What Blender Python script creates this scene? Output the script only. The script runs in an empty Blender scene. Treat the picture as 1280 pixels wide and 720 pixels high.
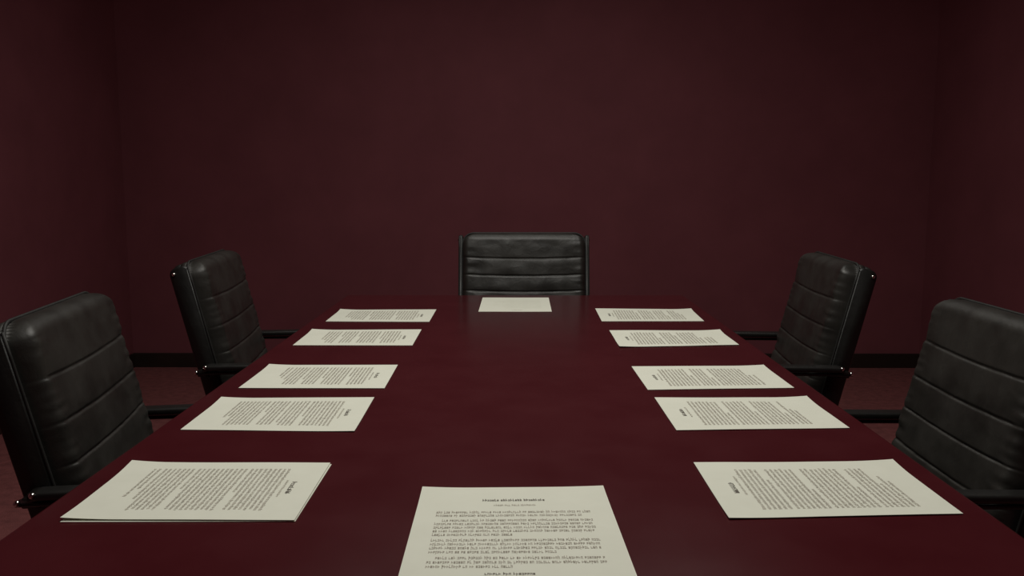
import bpy, bmesh, math, random
from mathutils import Vector, Matrix, noise

random.seed(7)
SC = bpy.context.scene
COL = SC.collection
PI = math.pi

# ------------------------------------------------------------------ camera
F = 1080.0                       # focal length in pixels of the 1280 x 720 frame
PITCH = math.atan(139.0 / F)
YAW = math.atan(5.0 / F)
CAM_Z = 1.155
cd = bpy.data.cameras.new('camera')
cd.sensor_fit = 'HORIZONTAL'
cd.sensor_width = 36.0
cd.lens = F / 1280.0 * 36.0
cd.clip_start = 0.02
cam = bpy.data.objects.new('camera', cd)
COL.objects.link(cam)
cam.location = (0, 0, CAM_Z)
cam.rotation_euler = (PI / 2 - PITCH, 0, YAW)
SC.camera = cam
ROT = cam.rotation_euler.to_matrix()


def at(px, py, z):
    """the point at height z that the photograph shows at a pixel"""
    d = ROT @ Vector(((px - 640) / F, -(py - 360) / F, -1))
    t = (z - CAM_Z) / d.z
    return Vector((0, 0, CAM_Z)) + d * t


# --------------------------------------------------------------- materials
def new_mat(name):
    m = bpy.data.materials.new(name)
    m.use_nodes = True
    nt = m.node_tree
    return m, nt, nt.nodes['Principled BSDF']


def N(nt, t, **kw):
    n = nt.nodes.new(t)
    for k, v in kw.items():
        if k in n.inputs:
            n.inputs[k].default_value = v
        else:
            setattr(n, k, v)
    return n


def mottled(name, c0, c1, scale, rough, bump=0.0, bscale=200.0, detail=4.0, spec=0.5, rough2=None, bdist=0.002, lo=0.3, hi=0.7):
    m, nt, b = new_mat(name)
    tc = N(nt, 'ShaderNodeTexCoord')
    nz = N(nt, 'ShaderNodeTexNoise', Scale=scale, Detail=detail, Roughness=0.6)
    nt.links.new(tc.outputs['Object'], nz.inputs['Vector'])
    cr = N(nt, 'ShaderNodeValToRGB')
    cr.color_ramp.elements[0].position = lo
    cr.color_ramp.elements[0].color = (*c0, 1)
    cr.color_ramp.elements[1].position = hi
    cr.color_ramp.elements[1].color = (*c1, 1)
    nt.links.new(nz.outputs['Fac'], cr.inputs['Fac'])
    nt.links.new(cr.outputs['Color'], b.inputs['Base Color'])
    b.inputs['Roughness'].default_value = rough
    b.inputs['Specular IOR Level'].default_value = spec
    if rough2 is not None:
        mr = N(nt, 'ShaderNodeMapRange')
        mr.inputs['From Min'].default_value = 0.3
        mr.inputs['From Max'].default_value = 0.7
        mr.inputs['To Min'].default_value = rough
        mr.inputs['To Max'].default_value = rough2
        nt.links.new(nz.outputs['Fac'], mr.inputs['Value'])
        nt.links.new(mr.outputs['Result'], b.inputs['Roughness'])
    if bump:
        n2 = N(nt, 'ShaderNodeTexNoise', Scale=bscale, Detail=3.0)
        nt.links.new(tc.outputs['Object'], n2.inputs['Vector'])
        bp = N(nt, 'ShaderNodeBump', Strength=bump, Distance=bdist)
        nt.links.new(n2.outputs['Fac'], bp.inputs['Height'])
        nt.links.new(bp.outputs['Normal'], b.inputs['Normal'])
    return m


def leather(name, c, rough):
    m, nt, b = new_mat(name)
    tc = N(nt, 'ShaderNodeTexCoord')
    nz = N(nt, 'ShaderNodeTexNoise', Scale=14.0, Detail=4.0)
    nt.links.new(tc.outputs['Object'], nz.inputs['Vector'])
    cr = N(nt, 'ShaderNodeValToRGB')
    cr.color_ramp.elements[0].position = 0.3
    cr.color_ramp.elements[0].color = (c[0] * 0.7, c[1] * 0.7, c[2] * 0.7, 1)
    cr.color_ramp.elements[1].position = 0.75
    cr.color_ramp.elements[1].color = (c[0] * 1.3, c[1] * 1.3, c[2] * 1.3, 1)
    nt.links.new(nz.outputs['Fac'], cr.inputs['Fac'])
    nt.links.new(cr.outputs['Color'], b.inputs['Base Color'])
    mr = N(nt, 'ShaderNodeMapRange')
    mr.inputs['From Min'].default_value = 0.3
    mr.inputs['From Max'].default_value = 0.7
    mr.inputs['To Min'].default_value = rough - 0.05
    mr.inputs['To Max'].default_value = rough + 0.08
    nt.links.new(nz.outputs['Fac'], mr.inputs['Value'])
    nt.links.new(mr.outputs['Result'], b.inputs['Roughness'])
    vo = N(nt, 'ShaderNodeTexVoronoi', Scale=420.0)
    vo.feature = 'DISTANCE_TO_EDGE'
    nt.links.new(tc.outputs['Object'], vo.inputs['Vector'])
    n3 = N(nt, 'ShaderNodeTexNoise', Scale=38.0, Detail=5.0, Distortion=0.6)
    nt.links.new(tc.outputs['Object'], n3.inputs['Vector'])
    b1 = N(nt, 'ShaderNodeBump', Strength=0.25, Distance=0.0006)
    nt.links.new(vo.outputs['Distance'], b1.inputs['Height'])
    b2 = N(nt, 'ShaderNodeBump', Strength=0.35, Distance=0.003)
    nt.links.new(n3.outputs['Fac'], b2.inputs['Height'])
    nt.links.new(b1.outputs['Normal'], b2.inputs['Normal'])
    nt.links.new(b2.outputs['Normal'], b.inputs['Normal'])
    b.inputs['Specular IOR Level'].default_value = 0.5
    return m


M = {}
M['wall'] = mottled('burgundy_wall_paint', (0.197, 0.058, 0.071), (0.233, 0.070, 0.085), 3.0, 0.75, 0.12, 260, spec=0.25)
M['ceiling'] = mottled('ceiling_paint', (0.22, 0.17, 0.16), (0.26, 0.20, 0.19), 3.0, 0.9)
M['floor'] = mottled('burgundy_carpet', (0.230, 0.083, 0.082), (0.360, 0.126, 0.124), 26.0, 0.95, 0.7, 420, detail=8.0, spec=0.1, bdist=0.006)
M['baseboard'] = mottled('dark_brown_baseboard', (0.016, 0.010, 0.007), (0.024, 0.014, 0.010), 8.0, 0.5)
M['table'] = mottled('burgundy_lacquer', (0.056, 0.0072, 0.0100), (0.067, 0.0096, 0.0128), 9.0, 0.19, 0.03, 300, detail=8.0, spec=0.4, rough2=0.24, bdist=0.0004)
M['table_dark'] = mottled('burgundy_lacquer_base', (0.05, 0.007, 0.009), (0.06, 0.009, 0.011), 6.0, 0.4)
M['paper'] = mottled('office_paper', (0.755, 0.765, 0.655), (0.785, 0.795, 0.685), 22.0, 0.85, spec=0.15)
M['ink'] = mottled('grey_ink', (0.43, 0.395, 0.335), (0.50, 0.46, 0.395), 60.0, 0.85, spec=0.1)
M['ink_faint'] = mottled('faint_ink', (0.66, 0.66, 0.56), (0.70, 0.70, 0.59), 60.0, 0.85, spec=0.1)
M['ink_dark'] = mottled('dark_ink', (0.17, 0.155, 0.135), (0.23, 0.21, 0.18), 60.0, 0.85, spec=0.1)
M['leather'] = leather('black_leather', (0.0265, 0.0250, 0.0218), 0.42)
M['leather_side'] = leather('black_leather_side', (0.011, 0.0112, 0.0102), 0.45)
M['piping'] = leather('matte_piping', (0.012, 0.0118, 0.0105), 0.6)
M['plastic'] = mottled('black_plastic', (0.010, 0.0095, 0.009), (0.015, 0.014, 0.013), 30.0, 0.38, 0.1, 500)
m, nt, b = new_mat('polished_chrome')
b.inputs['Base Color'].default_value = (0.75, 0.73, 0.70, 1)
b.inputs['Metallic'].default_value = 1.0
nz = N(nt, 'ShaderNodeTexNoise', Scale=40.0)
mr = N(nt, 'ShaderNodeMapRange')
mr.inputs['To Min'].default_value = 0.10
mr.inputs['To Max'].default_value = 0.18
nt.links.new(nz.outputs['Fac'], mr.inputs['Value'])
nt.links.new(mr.outputs['Result'], b.inputs['Roughness'])
M['chrome'] = m
m, nt, b = new_mat('black_lacquered_steel')
b.inputs['Base Color'].default_value = (0.035, 0.033, 0.031, 1)
b.inputs['Metallic'].default_value = 0.7
nz = N(nt, 'ShaderNodeTexNoise', Scale=30.0)
mr = N(nt, 'ShaderNodeMapRange')
mr.inputs['To Min'].default_value = 0.22
mr.inputs['To Max'].default_value = 0.34
nt.links.new(nz.outputs['Fac'], mr.inputs['Value'])
nt.links.new(mr.outputs['Result'], b.inputs['Roughness'])
M['steel'] = m


# ----------------------------------------------------------------- helpers
def obj(name, bm, mat, parent=None, smooth=True):
    me = bpy.data.meshes.new(name)
    bm.normal_update()
    bm.to_mesh(me)
    bm.free()
    if smooth:
        for p in me.polygons:
            p.use_smooth = True
    me.materials.append(M[mat])
    o = bpy.data.objects.new(name, me)
    COL.objects.link(o)
    if parent is not None:
        o.parent = parent
    return o


def empty(name, loc=(0, 0, 0), rz=0.0):
    o = bpy.data.objects.new(name, None)
    o.empty_display_size = 0.1
    COL.objects.link(o)
    o.location = loc
    o.rotation_euler = (0, 0, rz)
    return o


def tag(o, label, cat, group=None):
    o['label'] = label
    o['category'] = cat
    if group:
        o['group'] = group
    return o


def box(bm, c, s, bevel=0.0, seg=2, mat=None):
    r = bmesh.ops.create_cube(bm, size=1.0)
    vs = r['verts']
    for v in vs:
        v.co = Vector((v.co.x * s[0], v.co.y * s[1], v.co.z * s[2]))
    if bevel:
        es = list({e for v in vs for e in v.link_edges})
        rr = bmesh.ops.bevel(bm, geom=es, offset=bevel, segments=seg, profile=0.5, affect='EDGES')
        vs = list({v for f in rr['faces'] for v in f.verts} | {v for v in vs if v.is_valid})
    for v in vs:
        if mat is not None:
            v.co = mat @ v.co
        v.co += Vector(c)
    return vs


def sweep(bm, path, prof, ups=None, cap=True, side=Vector((1, 0, 0))):
    """sweep a closed profile [(a,b)] along a path lying in a plane whose normal is `side`"""
    rings = []
    n = len(path)
    for i, p in enumerate(path):
        a = path[max(i - 1, 0)]
        c = path[min(i + 1, n - 1)]
        t = (c - a).normalized()
        up = side.cross(t).normalized()
        rings.append([bm.verts.new(p + side * u + up * v) for (u, v) in prof])
    k = len(prof)
    for i in range(n - 1):
        for j in range(k):
            bm.faces.new((rings[i][j], rings[i][(j + 1) % k], rings[i + 1][(j + 1) % k], rings[i + 1][j]))
    if cap:
        bm.faces.new(list(reversed(rings[0])))
        bm.faces.new(rings[-1])
    bmesh.ops.recalc_face_normals(bm, faces=bm.faces[:])


def rrect(w, h, r, seg=4):
    pts = []
    for (sx, sy, a0) in ((1, 1, 0), (-1, 1, 90), (-1, -1, 180), (1, -1, 270)):
        for i in range(seg + 1):
            a = math.radians(a0 + 90.0 * i / seg)
            pts.append((sx * (w / 2 - r) + r * math.cos(a), sy * (h / 2 - r) + r * math.sin(a)))
    return pts


def lathe(bm, prof, seg=24, mat=None):
    """prof [(r,z)] closed top and bottom"""
    rings = []
    for r, z in prof:
        rings.append([bm.verts.new(Vector((r * math.cos(2 * PI * i / seg), r * math.sin(2 * PI * i / seg), z))) for i in range(seg)])
    for i in range(len(rings) - 1):
        for j in range(seg):
            bm.faces.new((rings[i][j], rings[i][(j + 1) % seg], rings[i + 1][(j + 1) % seg], rings[i + 1][j]))
    bm.faces.new(list(reversed(rings[0])))
    bm.faces.new(rings[-1])
    vs = [v for r in rings for v in r]
    if mat is not None:
        for v in vs:
            v.co = mat @ v.co
    return vs


def fillet(pts, r, seg=6):
    out = [pts[0]]
    for i in range(1, len(pts) - 1):
        p, a, c = pts[i], pts[i - 1], pts[i + 1]
        d1 = (a - p).normalized()
        d2 = (c - p).normalized()
        s = p + d1 * r
        e = p + d2 * r
        for k in range(seg + 1):
            t = k / seg
            out.append(s * (1 - t) ** 2 + p * 2 * t * (1 - t) + e * t ** 2)
    out.append(pts[-1])
    return out


# ------------------------------------------------------------- the setting
XL, XR, YB, YF, ZC = -2.34, 2.455, 5.18, -1.6, 2.75


def struct(name, bm, mat, smooth=False):
    o = obj(name, bm, mat, smooth=smooth)
    o['kind'] = 'structure'
    return o


def shell(name, lo, hi, mat):
    bm = bmesh.new()
    box(bm, [(a + c) / 2 for a, c in zip(lo, hi)], [c - a for a, c in zip(lo, hi)])
    return struct(name, bm, mat)


T = 0.1
shell('floor', (XL - T, YF - T, -T), (XR + T, YB + T, 0), 'floor')
shell('ceiling', (XL - T, YF - T, ZC), (XR + T, YB + T, ZC + T), 'ceiling')
shell('wall_back', (XL - T, YB, 0), (XR + T, YB + T, ZC), 'wall')
shell('wall_front', (XL - T, YF - T, 0), (XR + T, YF, ZC), 'wall')
shell('wall_left', (XL - T, YF, 0), (XL, YB, ZC), 'wall')
shell('wall_right', (XR, YF, 0), (XR + T, YB, ZC), 'wall')


def board(name, lo, hi):
    bm = bmesh.new()
    box(bm, [(a + c) / 2 for a, c in zip(lo, hi)], [c - a for a, c in zip(lo, hi)], 0.004, 2)
    return struct(name, bm, 'baseboard')


BH, BT = 0.088, 0.014
board('baseboard_back', (XL, YB - BT, 0), (XR, YB, BH))
board('baseboard_left', (XL, YF, 0), (XL + BT, YB - BT, BH))
board('baseboard_right', (XR - BT, YF, 0), (XR, YB - BT, BH))
board('baseboard_front', (XL + BT, YF, 0), (XR - BT, YF + BT, BH))

# ------------------------------------------------------------------- table
TZ = 0.75
TX0, TX1, TY0, TY1 = -0.583, 0.578, 0.40, 2.955
table = tag(empty('conference_table', ((TX0 + TX1) / 2, (TY0 + TY1) / 2, 0)),
            'long glossy burgundy conference table with papers laid out on it', 'table')
TOP_T = 0.04
bm = bmesh.new()
box(bm, (0, 0, TZ - TOP_T / 2), (TX1 - TX0, TY1 - TY0, TOP_T), 0.006, 3)
obj('tabletop', bm, 'table', table, smooth=False)
for s in (-1, 1):
    bm = bmesh.new()
    box(bm, (0, s * 0.78, 0.04), (0.40, 0.16, 0.08), 0.01)
    box(bm, (0, s * 0.78, (TZ - TOP_T + 0.07) / 2), (0.28, 0.10, TZ - TOP_T - 0.07), 0.006)
    obj('pedestal', bm, 'table_dark', table, smooth=False)
bm = bmesh.new()
box(bm, (0, 0, 0.45), (0.04, 1.46, 0.22), 0.004)
obj('stretcher', bm, 'table_dark', table, smooth=False)


# --------------------------------------------------------------- documents
class Sheet:
    """A sheet of paper given by its corners in the order far-left, far-right, near-right, near-left."""

    def __init__(self, px, z, lifts=(0, 0, 0, 0), wave=0.0, seed=0, curl=0.07):
        self.z = z
        self.lifts = lifts
        self.wave = wave
        self.seed = seed
        self.curl = curl
        self.c = [at(px[i][0], px[i][1], z + lifts[i]) for i in range(4)]
        for i in range(4):
            self.c[i].z = z
        self.o = sum(self.c, Vector()) / 4
        self.w = (self.c[1] - self.c[0]).length
        self.d = (self.c[0] - self.c[3]).length

    def pt(self, a, b, up=0.0):
        """a: 0 left .. 1 right, b: 0 far .. 1 near"""
        c = self.c
        p = (c[0] * (1 - a) + c[1] * a) * (1 - b) + (c[3] * (1 - a) + c[2] * a) * b
        h = 0.0
        for k, (ca, cb) in enumerate(((0, 0), (1, 0), (1, 1), (0, 1))):
            if self.lifts[k]:
                # distance from the corner along the diagonal
                q = (abs(a - ca) * self.w + abs(b - cb) * self.d) / self.curl
                if q < 1:
                    h += self.lifts[k] * (1 - q) ** 2
        if self.wave:
            h += self.wave * (0.5 + 0.5 * noise.noise(Vector((a * 2.2 + self.seed * 7.1, b * 1.6, self.seed)))) * max(abs(2 * a - 1), abs(2 * b - 1)) ** 3
        p = p.copy()
        p.z = self.z + h + up
        return p - self.o


def sheet_mesh(S, name='document', thick=0.0005):
    bm = bmesh.new()
    na, nb = 40, 36
    top, bot = [], []
    for j in range(nb + 1):
        top.append([bm.verts.new(S.pt(i / na, j / nb, thick)) for i in range(na + 1)])
        bot.append([bm.verts.new(S.pt(i / na, j / nb, 0)) for i in range(na + 1)])
    for j in range(nb):
        for i in range(na):
            bm.faces.new((top[j][i], top[j + 1][i], top[j + 1][i + 1], top[j][i + 1]))
            bm.faces.new((bot[j][i], bot[j][i + 1], bot[j + 1][i + 1], bot[j + 1][i]))
    loop = [(0, i) for i in range(na)] + [(j, na) for j in range(nb)] + [(nb, i) for i in range(na, 0, -1)] + [(j, 0) for j in range(nb, 0, -1)]
    for k in range(len(loop)):
        j, i = loop[k]
        j2, i2 = loop[(k + 1) % len(loop)]
        bm.faces.new((top[j][i], top[j2][i2], bot[j2][i2], bot[j][i]))
    bmesh.ops.recalc_face_normals(bm, faces=bm.faces[:])
    o = obj(name, bm, 'paper', smooth=False)
    o.location = S.o
    return o


MAPS = {'front': lambda s, t: (s, t), 'left': lambda s, t: (1 - t, s),
        'right': lambda s, t: (t, 1 - s), 'back': lambda s, t: (1 - s, 1 - t)}


class Ink:
    """Small pen strokes laid on a sheet in page coordinates (s along the line, t down the page)."""

    def __init__(self, S, side, rng):
        self.S, self.m, self.rng = S, MAPS[side], rng
        self.bm = bmesh.new()

    def quad(self, s0, t0, s1, t1):
        vs = []
        for (s, t) in ((s0, t0), (s0, t1), (s1, t1), (s1, t0)):
            a, b = self.m(s, t)
            vs.append(self.bm.verts.new(self.S.pt(a, b, 0.00085)))
        self.bm.faces.new(vs)

    def char(self, s, t, w, h, k, caps):
        """one letter: stems and bars inside a w x h cell whose baseline is t"""
        r = self.rng
        asc = h * (1.45 if (caps or r.random() < 0.25) else 1.0)
        bot = t + (h * 0.4 if (not caps and r.random() < 0.12) else 0)
        x0, x1 = s + w * 0.08, s + w * 0.86
        kind = r.randrange(6)
        if kind in (0, 1, 2, 4):
            self.quad(x0, t - asc, x0 + k, bot)
        if kind in (0, 3):
            self.quad(x1 - k, t - h, x1, t)
        if kind in (1, 3, 5, 0):
            self.quad(x0, t - h, x1, t - h * 0.76)
        if kind in (2, 3, 5):
            self.quad(x0, t - h * 0.24, x1, t)
        if kind in (4, 5, 1):
            self.quad(x0, t - h * 0.62, x1, t - h * 0.40)

    def line(self, s0, s1, t, h, cw, k, caps=False, words=True):
        r = self.rng
        s = s0
        while s < s1 - cw:
            n = r.choice((2, 3, 4, 5, 5, 6, 7, 8, 9)) if words else 99
            for _ in range(n):
                if s > s1 - cw:
                    break
                self.char(s, t, cw, h, k, caps)
                s += cw
            s += cw * 0.65


def write(S, side, parent, seed, style):
    r = random.Random(seed)
    head = Ink(S, side, r)
    body = Ink(S, side, r)
    if style == 'letter':                       # the page at the near end
        head.line(0.335, 0.672, 0.130, 0.0125, 0.0125, 0.0045, caps=True)
        body.line(0.395, 0.615, 0.172, 0.010, 0.0100, 0.0028)
        t = 0.232
        for para in (2, 5, 4, 3, 'h', 5, 4, 'h', 5, 3):
            if para == 'h':
                sub = Ink(S, side, r)
                sub.line(0.36, 0.58, t + 0.004, 0.0105, 0.0118, 0.0030, caps=False)
                obj('heading', sub.bm, 'ink_dark', parent, smooth=False)
                t += 0.040
                continue
            for q in range(para):
                last = q == para - 1
                s1 = 0.895 if not last else r.uniform(0.45, 0.88)
                s0 = 0.105 + (0.035 if q == 0 and r.random() < 0.5 else 0)
                body.line(s0, s1, t, 0.0135, 0.0105, 0.0030)
                t += 0.0275
            t += 0.012
            if t > 0.9:
                break
    elif style == 'blank':
        head.line(0.40, 0.55, 0.10, 0.016, 0.013, 0.003, caps=True)
        t = 0.25
        while t < 0.8:
            body.line(0.14, r.uniform(0.6, 0.86), t, 0.010, 0.016, 0.002)
            t += 0.06
    else:
        # side pages: heading, a short second line, then close lines of text
        hs = r.uniform(0.37, 0.41)
        head.line(hs, hs + r.uniform(0.20, 0.24), 0.122, 0.016, 0.024, 0.0075, caps=True, words=False)
        body.line(hs - 0.03, hs + r.uniform(0.26, 0.32), 0.153, 0.009, 0.011, 0.003)
        t = style.get('start', 0.185)
        end = style.get('end', 0.87)
        pitch = style.get('pitch', 0.0225)
        left = r.choice((6, 8, 9))
        while t < end:
            left -= 1
            s1 = 0.855 + r.uniform(-0.012, 0.012)
            if left == 0:
                s1 = r.uniform(0.45, 0.80)
            if t > end - 2.5 * pitch:
                s1 = r.uniform(0.50, 0.72)
            body.line(0.13, s1, t, pitch * 0.46, 0.0102, 0.0034)
            t += pitch
            if left == 0:
                left = r.choice((5, 7, 9, 11))
                t += pitch * style.get('gap', 0.35)
    faint = style == 'blank'
    obj('heading', head.bm, 'ink' if faint else 'ink_dark', parent, smooth=False)
    obj('printed_text', body.bm, 'ink_faint' if faint else 'ink', parent, smooth=False)


Z0 = TZ + 0.0004
LG = 'printed sheets along the left side of the table'
RG = 'printed sheets along the right side of the table'
DOCS = [
    # side, pixel corners (far-left, far-right, near-right, near-left), lifts, wave, label, group, style
    ('left', [(165, 576), (413, 579), (368, 651), (75, 648)], (0.0035, 0, 0, 0.0020), 0.0012,
     'top sheet of the nearest left pair, edge of a second sheet showing beneath', LG, dict(pitch=0.0228, end=0.86), 0.0012),
    ('left', [(276.6, 496.4), (468, 497), (443, 539.3), (225.5, 537.5)], (0.0025, 0, 0.001, 0), 0.0008,
     'second printed sheet from the near end on the left side of the table', LG, dict(pitch=0.0235, end=0.86), 0),
    ('left', [(336.5, 455.2), (497.3, 456.4), (480.6, 485.8), (298, 485.3)], (0.0025, 0, 0, 0), 0.0006,
     'middle printed sheet of the five spots on the left side of the table', LG, dict(pitch=0.025, end=0.84), 0),
    ('left', [(390, 411.4), (527, 412), (515.5, 432), (366, 432)], (0.003, 0, 0, 0), 0.0008,
     'printed sheet with a curled corner, second from the far end on the left side', LG, dict(pitch=0.027, end=0.86, gap=0.5), 0),
    ('left', [(425.4, 386.4), (545.5, 387), (536.6, 402.5), (407, 402)], (0.003, 0, 0, 0), 0.0008,
     'farthest printed sheet on the left side of the table', LG, dict(pitch=0.027, end=0.87, gap=0.5), 0),
    ('right', [(866.8, 578.8), (1116, 575), (1204, 643), (911.3, 648)], (0, 0.003, 0, 0.0015), 0.0015,
     'nearest printed sheet on the right side of the table', RG, dict(pitch=0.0232, end=0.86), 0),
    ('right', [(818, 497.4), (1008.5, 495.3), (1062, 535.4), (845.6, 538.4)], (0, 0.003, 0, 0), 0.001,
     'second printed sheet from the near end on the right side of the table', RG, dict(pitch=0.0238, end=0.84, start=0.20), 0),
    ('right', [(789.4, 458.3), (954.6, 456.2), (992.8, 485), (809.8, 487.6)], (0, 0.002, 0, 0), 0.0006,
     'middle printed sheet of the five spots on the right side of the table', RG, dict(pitch=0.025, end=0.85), 0),
    ('right', [(761.6, 413.4), (900, 412.2), (923.8, 431.6), (774.5, 433.4)], (0, 0.003, 0, 0.0022), 0.0018,
     'printed sheet with a curled corner, second from the far end on the right side', RG, dict(pitch=0.027, end=0.86, gap=0.5), 0),
    ('right', [(744, 385.8), (864, 385.8), (880.3, 401.6), (752.2, 401.9)], (0, 0.003, 0, 0), 0.0008,
     'farthest printed sheet on the right side of the table', RG, dict(pitch=0.027, end=0.87, gap=0.5), 0),
    ('front', [(528, 608.8), (754, 607.5), (826.5, 800), (476, 800)], (0.0022, 0.0012, 0, 0), 0.0006,
     'upright printed page at the near end of the table, cut by the photo edge', None, 'letter', 0),
    ('back', [(603.3, 372.2), (685.8, 372.2), (689.7, 389.8), (598, 389.8)], (0, 0, 0, 0), 0.0006,
     'almost blank sheet at the far end of table in front of the head chair', None, 'blank', 0),
]
for n, (side, px, lifts, wave, label, grp, style, dz) in enumerate(DOCS):
    S = Sheet(px, Z0 + dz, lifts, wave, n + 1)
    o = sheet_mesh(S)
    tag(o, label, 'paper', grp)
    write(S, side, o, 100 + n, style)
# the second sheet showing under the nearest left one
S = Sheet([(167, 577.5), (414.6, 580.6), (369, 652.2), (75, 652.8)], Z0, (0, 0, 0, 0), 0, 50)
o = sheet_mesh(S)
tag(o, 'lower sheet whose edge shows beneath the nearest left printed page', 'paper', LG)


# ------------------------------------------------------------------ chairs
def back_matrix(y0, z0, lean):
    """local (x, d, l): x across, d out of the back towards the sitter, l up the back"""
    R = Matrix.Rotation(lean, 4, 'X')        # tips the top away from the sitter
    return Matrix.Translation((0, y0, z0)) @ R


def cushion(W, L, Tk, r_corner, R_edge, seams, puff, seed, pucker=0.0042, nu=72, nv=110, crease=0.0016):
    """A stitched leather cushion: closed mesh in (x, d, l), d = 0 is its back."""
    bm = bmesh.new()

    def sp(k, n):                               # denser near both ends
        a = k / n
        return 0.5 - 0.5 * math.cos(PI * a) * (0.55 + 0.45 * abs(math.cos(PI * a)))

    def sdf(x, l):
        qx = abs(x) - (W / 2 - r_corner)
        qy = abs(l - L / 2) - (L / 2 - r_corner)
        return -(math.hypot(max(qx, 0), max(qy, 0)) + min(max(qx, qy), 0) - r_corner)

    edges = [0.0] + list(seams) + [L]
    front, back = [], []
    for j in range(nv + 1):
        l = sp(j, nv) * L
        dy = max(0.0, abs(l - L / 2) - (L / 2 - r_corner))
        xm = W / 2 - r_corner + math.sqrt(max(0.0, r_corner ** 2 - dy ** 2))
        xm = max(xm, W / 2 - r_corner)
        fr, br = [], []
        for i in range(nu + 1):
            u = 2 * sp(i, nu) - 1
            x = u * xm
            d = max(0.0, sdf(x, l))
            s = 1 - math.hypot(max(0.0, 1 - (xm - abs(x)) / (R_edge * 0.62)), max(0.0, 1 - min(l, L - l) / R_edge))
            s = min(1.0, max(0.0, s))
            h = Tk * (0.30 + 0.70 * math.sqrt(max(0.0, 1 - (1 - s) ** 2.2)))
            # panels between the stitched seams, which sag a little in the middle
            ls = l + 0.006 * (1 - u * u)
            inside = min(1.0, d / 0.045)
            p = 0.0
            for k in range(len(edges) - 1):
                e0, e1 = edges[k], edges[k + 1]
                if e0 <= ls <= e1 or (k == len(edges) - 2 and ls > e1):
                    q = min(1.0, max(0.0, (ls - e0) / (e1 - e0)))
                    p = 0.30 * (4 * q * (1 - q)) ** 0.5 + 0.70 * min(1.0, min(ls - e0, e1 - ls) / 0.0042) ** 0.8
                    if k == 0 and q < 0.5 or k == len(edges) - 2 and q > 0.5:
                        p = 1.0
            h += puff * (p - 1.0) * (0.35 + 0.65 * inside)
            # puckers along the side seams, faint creases on the panels
            side = abs(abs(x) - xm)
            n1 = noise.noise(Vector((u * 1.5 + seed, l * 62.0, seed * 3.3)))
            h += pucker * n1 * math.exp(-((side - 0.020) / 0.026) ** 2)
            n2 = noise.noise(Vector((x * 30.0 + seed, l * 9.0, 4.2 + seed)))
            n3 = noise.noise(Vector((x * 12.0 - seed, l * 26.0, 9.1)))
            h += crease * inside * (n2 + 0.8 * n3)
            fr.append(bm.verts.new((x, h, l)))
            br.append(bm.verts.new((x, 0.0, l)))
        front.append(fr)
        back.append(br)
    for j in range(nv):
        for i in range(nu):
            bm.faces.new((front[j][i], front[j][i + 1], front[j + 1][i + 1], front[j + 1][i]))
            bm.faces.new((back[j][i], back[j + 1][i], back[j + 1][i + 1], back[j][i + 1]))
    loop = [(0, i) for i in range(nu)] + [(j, nu) for j in range(nv)] + [(nv, i) for i in range(nu, 0, -1)] + [(j, 0) for j in range(nv, 0, -1)]
    for k in range(len(loop)):
        j, i = loop[k]
        j2, i2 = loop[(k + 1) % len(loop)]
        bm.faces.new((front[j][i], back[j][i], back[j2][i2], front[j2][i2]))
    bmesh.ops.remove_doubles(bm, verts=bm.verts[:], dist=1e-6)
    bmesh.ops.recalc_face_normals(bm, faces=bm.faces[:])
    return bm


def ring_tube(bm, pts, r, seg=8):
    n = len(pts)
    rings = []
    for i, p in enumerate(pts):
        t = (pts[(i + 1) % n] - pts[i - 1]).normalized()
        a = Vector((0, 1, 0))
        c = t.cross(a).normalized()
        rings.append([bm.verts.new(p + (a * math.cos(2 * PI * k / seg) + c * math.sin(2 * PI * k / seg)) * r) for k in range(seg)])
    for i in range(n):
        for k in range(seg):
            bm.faces.new((rings[i][k], rings[i][(k + 1) % seg], rings[(i + 1) % n][(k + 1) % seg], rings[(i + 1) % n][k]))
    bmesh.ops.recalc_face_normals(bm, faces=bm.faces[:])


def dome(bm, c, axis, r, h):
    """a small round bolt head with its flat side at c, bulging along axis"""
    prof = [(r, 0.0), (r, h * 0.3), (r * 0.86, h * 0.65), (r * 0.55, h * 0.9), (r * 0.12, h)]
    q = Vector((0, 0, 1)).rotation_difference(Vector(axis)).to_matrix().to_4x4()
    lathe(bm, prof, 14, Matrix.Translation(c) @ q)


LEAN = math.radians(13.5)
BACK_Y, BACK_Z, BACK_L = -0.200, 0.405, 0.518
BW = 0.432                      # cushion width


SIDE_SEAMS = (0.470, 0.398, 0.326, 0.254, 0.182, 0.103)
HEAD_SEAMS = (0.440, 0.350, 0.280, 0.2155, 0.1575, 0.0945)


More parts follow.
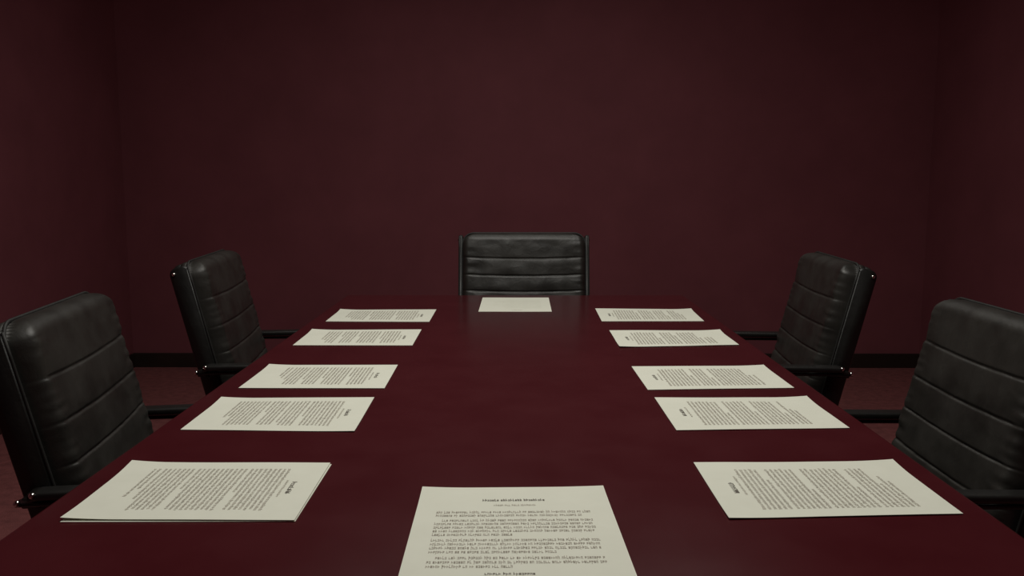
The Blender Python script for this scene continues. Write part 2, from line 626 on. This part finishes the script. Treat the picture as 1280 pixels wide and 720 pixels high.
def make_chair(seed, seam_at, pucker, crease, name='office_chair'):
    root = empty(name)
    MB = back_matrix(BACK_Y, BACK_Z, LEAN)
    # backrest cushion: seams measured from its top edge down
    seams = [BACK_L - s for s in seam_at]
    bm = cushion(BW, BACK_L, 0.062, 0.042, 0.034, seams, 0.0056, seed, nv=300, pucker=pucker, crease=crease)
    bmesh.ops.transform(bm, matrix=MB @ Matrix.Translation((0, 0.016, 0)), verts=bm.verts[:])
    back = obj('backrest', bm, 'leather', root)
    # piping round the cushion
    pts = []
    r0 = 0.042
    for (a, c) in rrect(BW + 0.002, BACK_L + 0.002, r0, 10):
        pts.append(Vector((a, 0.016 + 0.0205, c + BACK_L / 2)))
    bm = bmesh.new()
    ring_tube(bm, pts, 0.0032)
    bmesh.ops.transform(bm, matrix=MB, verts=bm.verts[:])
    obj('piping', bm, 'piping', back)
    # back shell
    bm = bmesh.new()
    prof = rrect(BW, BACK_L - 0.004, 0.041, 8)
    lay = []
    for (d, k) in ((-0.006, 0.97), (-0.002, 0.995), (0.004, 1.0), (0.016, 1.0)):
        lay.append([bm.verts.new((a * k, d, c * k + BACK_L / 2)) for (a, c) in prof])
    n = len(prof)
    for q in range(3):
        for k in range(n):
            bm.faces.new((lay[q][k], lay[q][(k + 1) % n], lay[q + 1][(k + 1) % n], lay[q + 1][k]))
    bm.faces.new(lay[0])
    bm.faces.new(lay[-1])
    bmesh.ops.recalc_face_normals(bm, faces=bm.faces[:])
    bmesh.ops.transform(bm, matrix=MB, verts=bm.verts[:])
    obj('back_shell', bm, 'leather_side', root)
    # side rails of the back, each with a bolt at its top
    RX = BW / 2 + 0.0070
    for s in (-1, 1):
        bm = bmesh.new()
        w, dd = 0.015, 0.050
        LL = BACK_L - 0.006
        # outline in the (d, l) plane, upper rear corner rounded
        out = [(-0.008, -0.015), (dd - 0.010, -0.015), (dd - 0.008, LL - 0.012)]
        for k in range(6):
            a = PI / 2 * k / 5
            out.append((dd - 0.020 + 0.012 * math.cos(a), LL - 0.012 + 0.012 * math.sin(a)))
        for k in range(7):
            a = PI / 2 + PI / 2 * k / 6
            out.append((0.012 + 0.020 * math.cos(a), LL - 0.020 + 0.020 * math.sin(a)))
        lays = []
        for (xo, ins) in ((-w / 2, 0.003), (-w / 2 + 0.003, 0.0), (w / 2 - 0.003, 0.0), (w / 2, 0.003)):
            cy = sum(p[0] for p in out) / len(out)
            lays.append([bm.verts.new((s * RX + xo, p[0] + (ins if p[0] < dd / 2 else -ins), p[1] - (ins if p[1] > LL / 2 else -ins))) for p in out])
        n = len(out)
        for q in range(3):
            for k in range(n):
                bm.faces.new((lays[q][k], lays[q][(k + 1) % n], lays[q + 1][(k + 1) % n], lays[q + 1][k]))
        bm.faces.new(lays[0])
        bm.faces.new(lays[-1])
        bmesh.ops.recalc_face_normals(bm, faces=bm.faces[:])
        bmesh.ops.transform(bm, matrix=MB, verts=bm.verts[:])
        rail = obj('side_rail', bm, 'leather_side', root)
        bm = bmesh.new()
        dome(bm, (s * (RX + 0.0070), 0.004, LL - 0.016), (s * 1.0, -0.3, 0.35), 0.0052, 0.006)
        bmesh.ops.transform(bm, matrix=MB, verts=bm.verts[:])
        obj('bolt', bm, 'chrome', rail)
        # welt down the front edge of the rail
        bm = bmesh.new()
        path = [MB @ Vector((s * (RX + 0.004), dd - 0.007, LL * k / 12.0 - 0.006)) for k in range(13)]
        sweep(bm, path, [(0.0028 * math.cos(2 * PI * k / 8), 0.0028 * math.sin(2 * PI * k / 8)) for k in range(8)])
        obj('welt', bm, 'piping', rail)
    # armrests: a padded bar from the back rail forward, bending down to the seat frame
    AZ = 0.640
    AX = 0.252
    for s in (-1, 1):
        bm = bmesh.new()
        pts = [Vector((s * AX, -0.262, AZ - 0.0095)), Vector((s * AX, 0.145, AZ - 0.0095)),
               Vector((s * AX, 0.115, 0.415)), Vector((s * AX, -0.10, 0.415))]
        sweep(bm, fillet(pts, 0.05, 8), rrect(0.022, 0.008, 0.003, 3))
        arm = obj('armrest', bm, 'steel', root)
        bm = bmesh.new()
        pts = [Vector((s * AX, -0.240, AZ + 0.003)), Vector((s * AX, -0.225, AZ + 0.005)), Vector((s * AX, -0.05, AZ + 0.006)), Vector((s * AX, 0.085, AZ + 0.006)),
               Vector((s * AX, 0.100, AZ + 0.003))]
        sweep(bm, pts, rrect(0.036, 0.015, 0.006, 4))
        obj('arm_pad', bm, 'plastic', arm)
        for (yy, zz) in ((-0.258, AZ - 0.006), (-0.232, AZ + 0.008)):
            bm = bmesh.new()
            dome(bm, (s * (AX + 0.0115 + (0.0060 if yy > -0.25 else 0)), yy, zz), (s * 1.0, -0.25, 0.5), 0.0055, 0.006)
            obj('bolt', bm, 'chrome', arm)
        # bracket tying the arm to the back rail
        bm = bmesh.new()
        box(bm, (s * (RX + 0.012), -0.245, AZ - 0.013), (0.024, 0.030, 0.018), 0.003)
        obj('bracket', bm, 'steel', arm)
    # seat
    SL, SW = 0.46, 0.45
    seat_seams = [0.10, 0.19, 0.28, 0.37]
    bm = cushion(SW, SL, 0.075, 0.05, 0.04, seat_seams, 0.010, seed + 5, nu=48, nv=70)
    # (x, d, l) -> d up, l forward
    Ms = Matrix(((1, 0, 0, 0), (0, 0, 1, -0.185), (0, 1, 0, 0.415), (0, 0, 0, 1)))
    bmesh.ops.transform(bm, matrix=Ms, verts=bm.verts[:])
    bmesh.ops.recalc_face_normals(bm, faces=bm.faces[:])
    obj('seat', bm, 'leather', root)
    bm = bmesh.new()
    box(bm, (0, 0.035, 0.400), (0.455, 0.42, 0.030), 0.010, 3)
    obj('seat_pan', bm, 'plastic', root)
    # column and five-star base
    bm = bmesh.new()
    lathe(bm, [(0.05, 0.385), (0.05, 0.37), (0.030, 0.36), (0.030, 0.22), (0.036, 0.218), (0.036, 0.075), (0.03, 0.07)][::-1], 24,
          Matrix.Translation((0, 0.03, 0)))
    obj('column', bm, 'steel', root)
    for k in range(5):
        a = 2 * PI * k / 5 + 0.32
        Mk = Matrix.Translation((0, 0.03, 0)) @ Matrix.Rotation(a, 4, 'Z')
        bm = bmesh.new()
        path = [Vector((0, 0.02, 0.105)), Vector((0, 0.10, 0.100)), Vector((0, 0.20, 0.085)), Vector((0, 0.27, 0.072))]
        sweep(bm, path, rrect(0.036, 0.024, 0.008, 3))
        bmesh.ops.transform(bm, matrix=Mk, verts=bm.verts[:])
        leg = obj('base_leg', bm, 'steel', root)
        bm = bmesh.new()
        for sx in (-1, 1):
            q = Matrix.Translation((sx * 0.013, 0.262, 0.0255)) @ Matrix.Rotation(PI / 2, 4, 'Y')
            lathe(bm, [(0.021, -0.008), (0.0255, -0.005), (0.0255, 0.005), (0.021, 0.008)], 18, q)
        box(bm, (0, 0.262, 0.042), (0.012, 0.020, 0.045), 0.003)
        bmesh.ops.transform(bm, matrix=Mk, verts=bm.verts[:])
        obj('caster', bm, 'plastic', leg)
    return root


def copy_tree(o, parent=None):
    c = o.copy()
    COL.objects.link(c)
    c.parent = parent
    for ch in list(o.children):
        copy_tree(ch, c)
    return c


CG = 'black leather office chairs around the table'
chair = make_chair(1.7, SIDE_SEAMS, 0.0036, 0.0016)
head_chair = make_chair(4.4, HEAD_SEAMS, 0.0016, 0.0024)
SPOTS = [
    # x, y, turn, scale, label
    (-0.582, 1.625, -PI / 2 + math.radians(8), 1.0, 'black leather office chair nearest on the left, cut by the photo edge'),
    (-0.608, 2.520, -PI / 2 + math.radians(5), 1.012, 'black leather office chair at the far left of the table'),
    (0.642, 2.520, PI / 2 - math.radians(3), 1.005, 'black leather office chair at the far right of the table'),
    (0.648, 1.612, PI / 2, 0.984, 'black leather office chair nearest on the right, cut by the photo edge'),
    (0.030, 2.985, PI, (1.075, 1.05, 1.027), 'black leather office chair at the head of the table, facing the viewer'),
]
for i, (x, y, rz, sc, label) in enumerate(SPOTS):
    o = chair if i == 0 else head_chair if i == 4 else copy_tree(chair)
    o.location = (x, y, 0)
    o.rotation_euler = (0, 0, rz)
    o.scale = sc if isinstance(sc, tuple) else (sc, sc, sc)
    tag(o, label, 'chair', CG)

# ------------------------------------------------------------------ lights
def area(name, loc, sx, sy, power, col, rot=(0, 0, 0), spread=180):
    l = bpy.data.lights.new(name, 'AREA')
    l.shape = 'RECTANGLE'
    l.size, l.size_y = sx, sy
    l.energy = power
    l.color = col
    l.spread = math.radians(spread)
    o = bpy.data.objects.new(name, l)
    COL.objects.link(o)
    o.location = loc
    o.rotation_euler = rot
    return o


WARM = (1.0, 0.97, 0.90)
area('overhead_area', (0.0, 1.65, ZC - 0.02), 0.9, 1.8, 32, WARM)
area('overhead_area', (0.1, 3.4, ZC - 0.12), 1.8, 0.7, 7, WARM)  # added fill with no known fixture, brightens the back wall

w = bpy.data.worlds.new('world')
SC.world = w
w.use_nodes = True
w.node_tree.nodes['Background'].inputs['Color'].default_value = (0.02, 0.015, 0.015, 1)
w.node_tree.nodes['Background'].inputs['Strength'].default_value = 0.2

SC.view_settings.view_transform = 'Standard'
SC.view_settings.look = 'None'
SC.view_settings.exposure = 0.0
SC.view_settings.gamma = 1.0
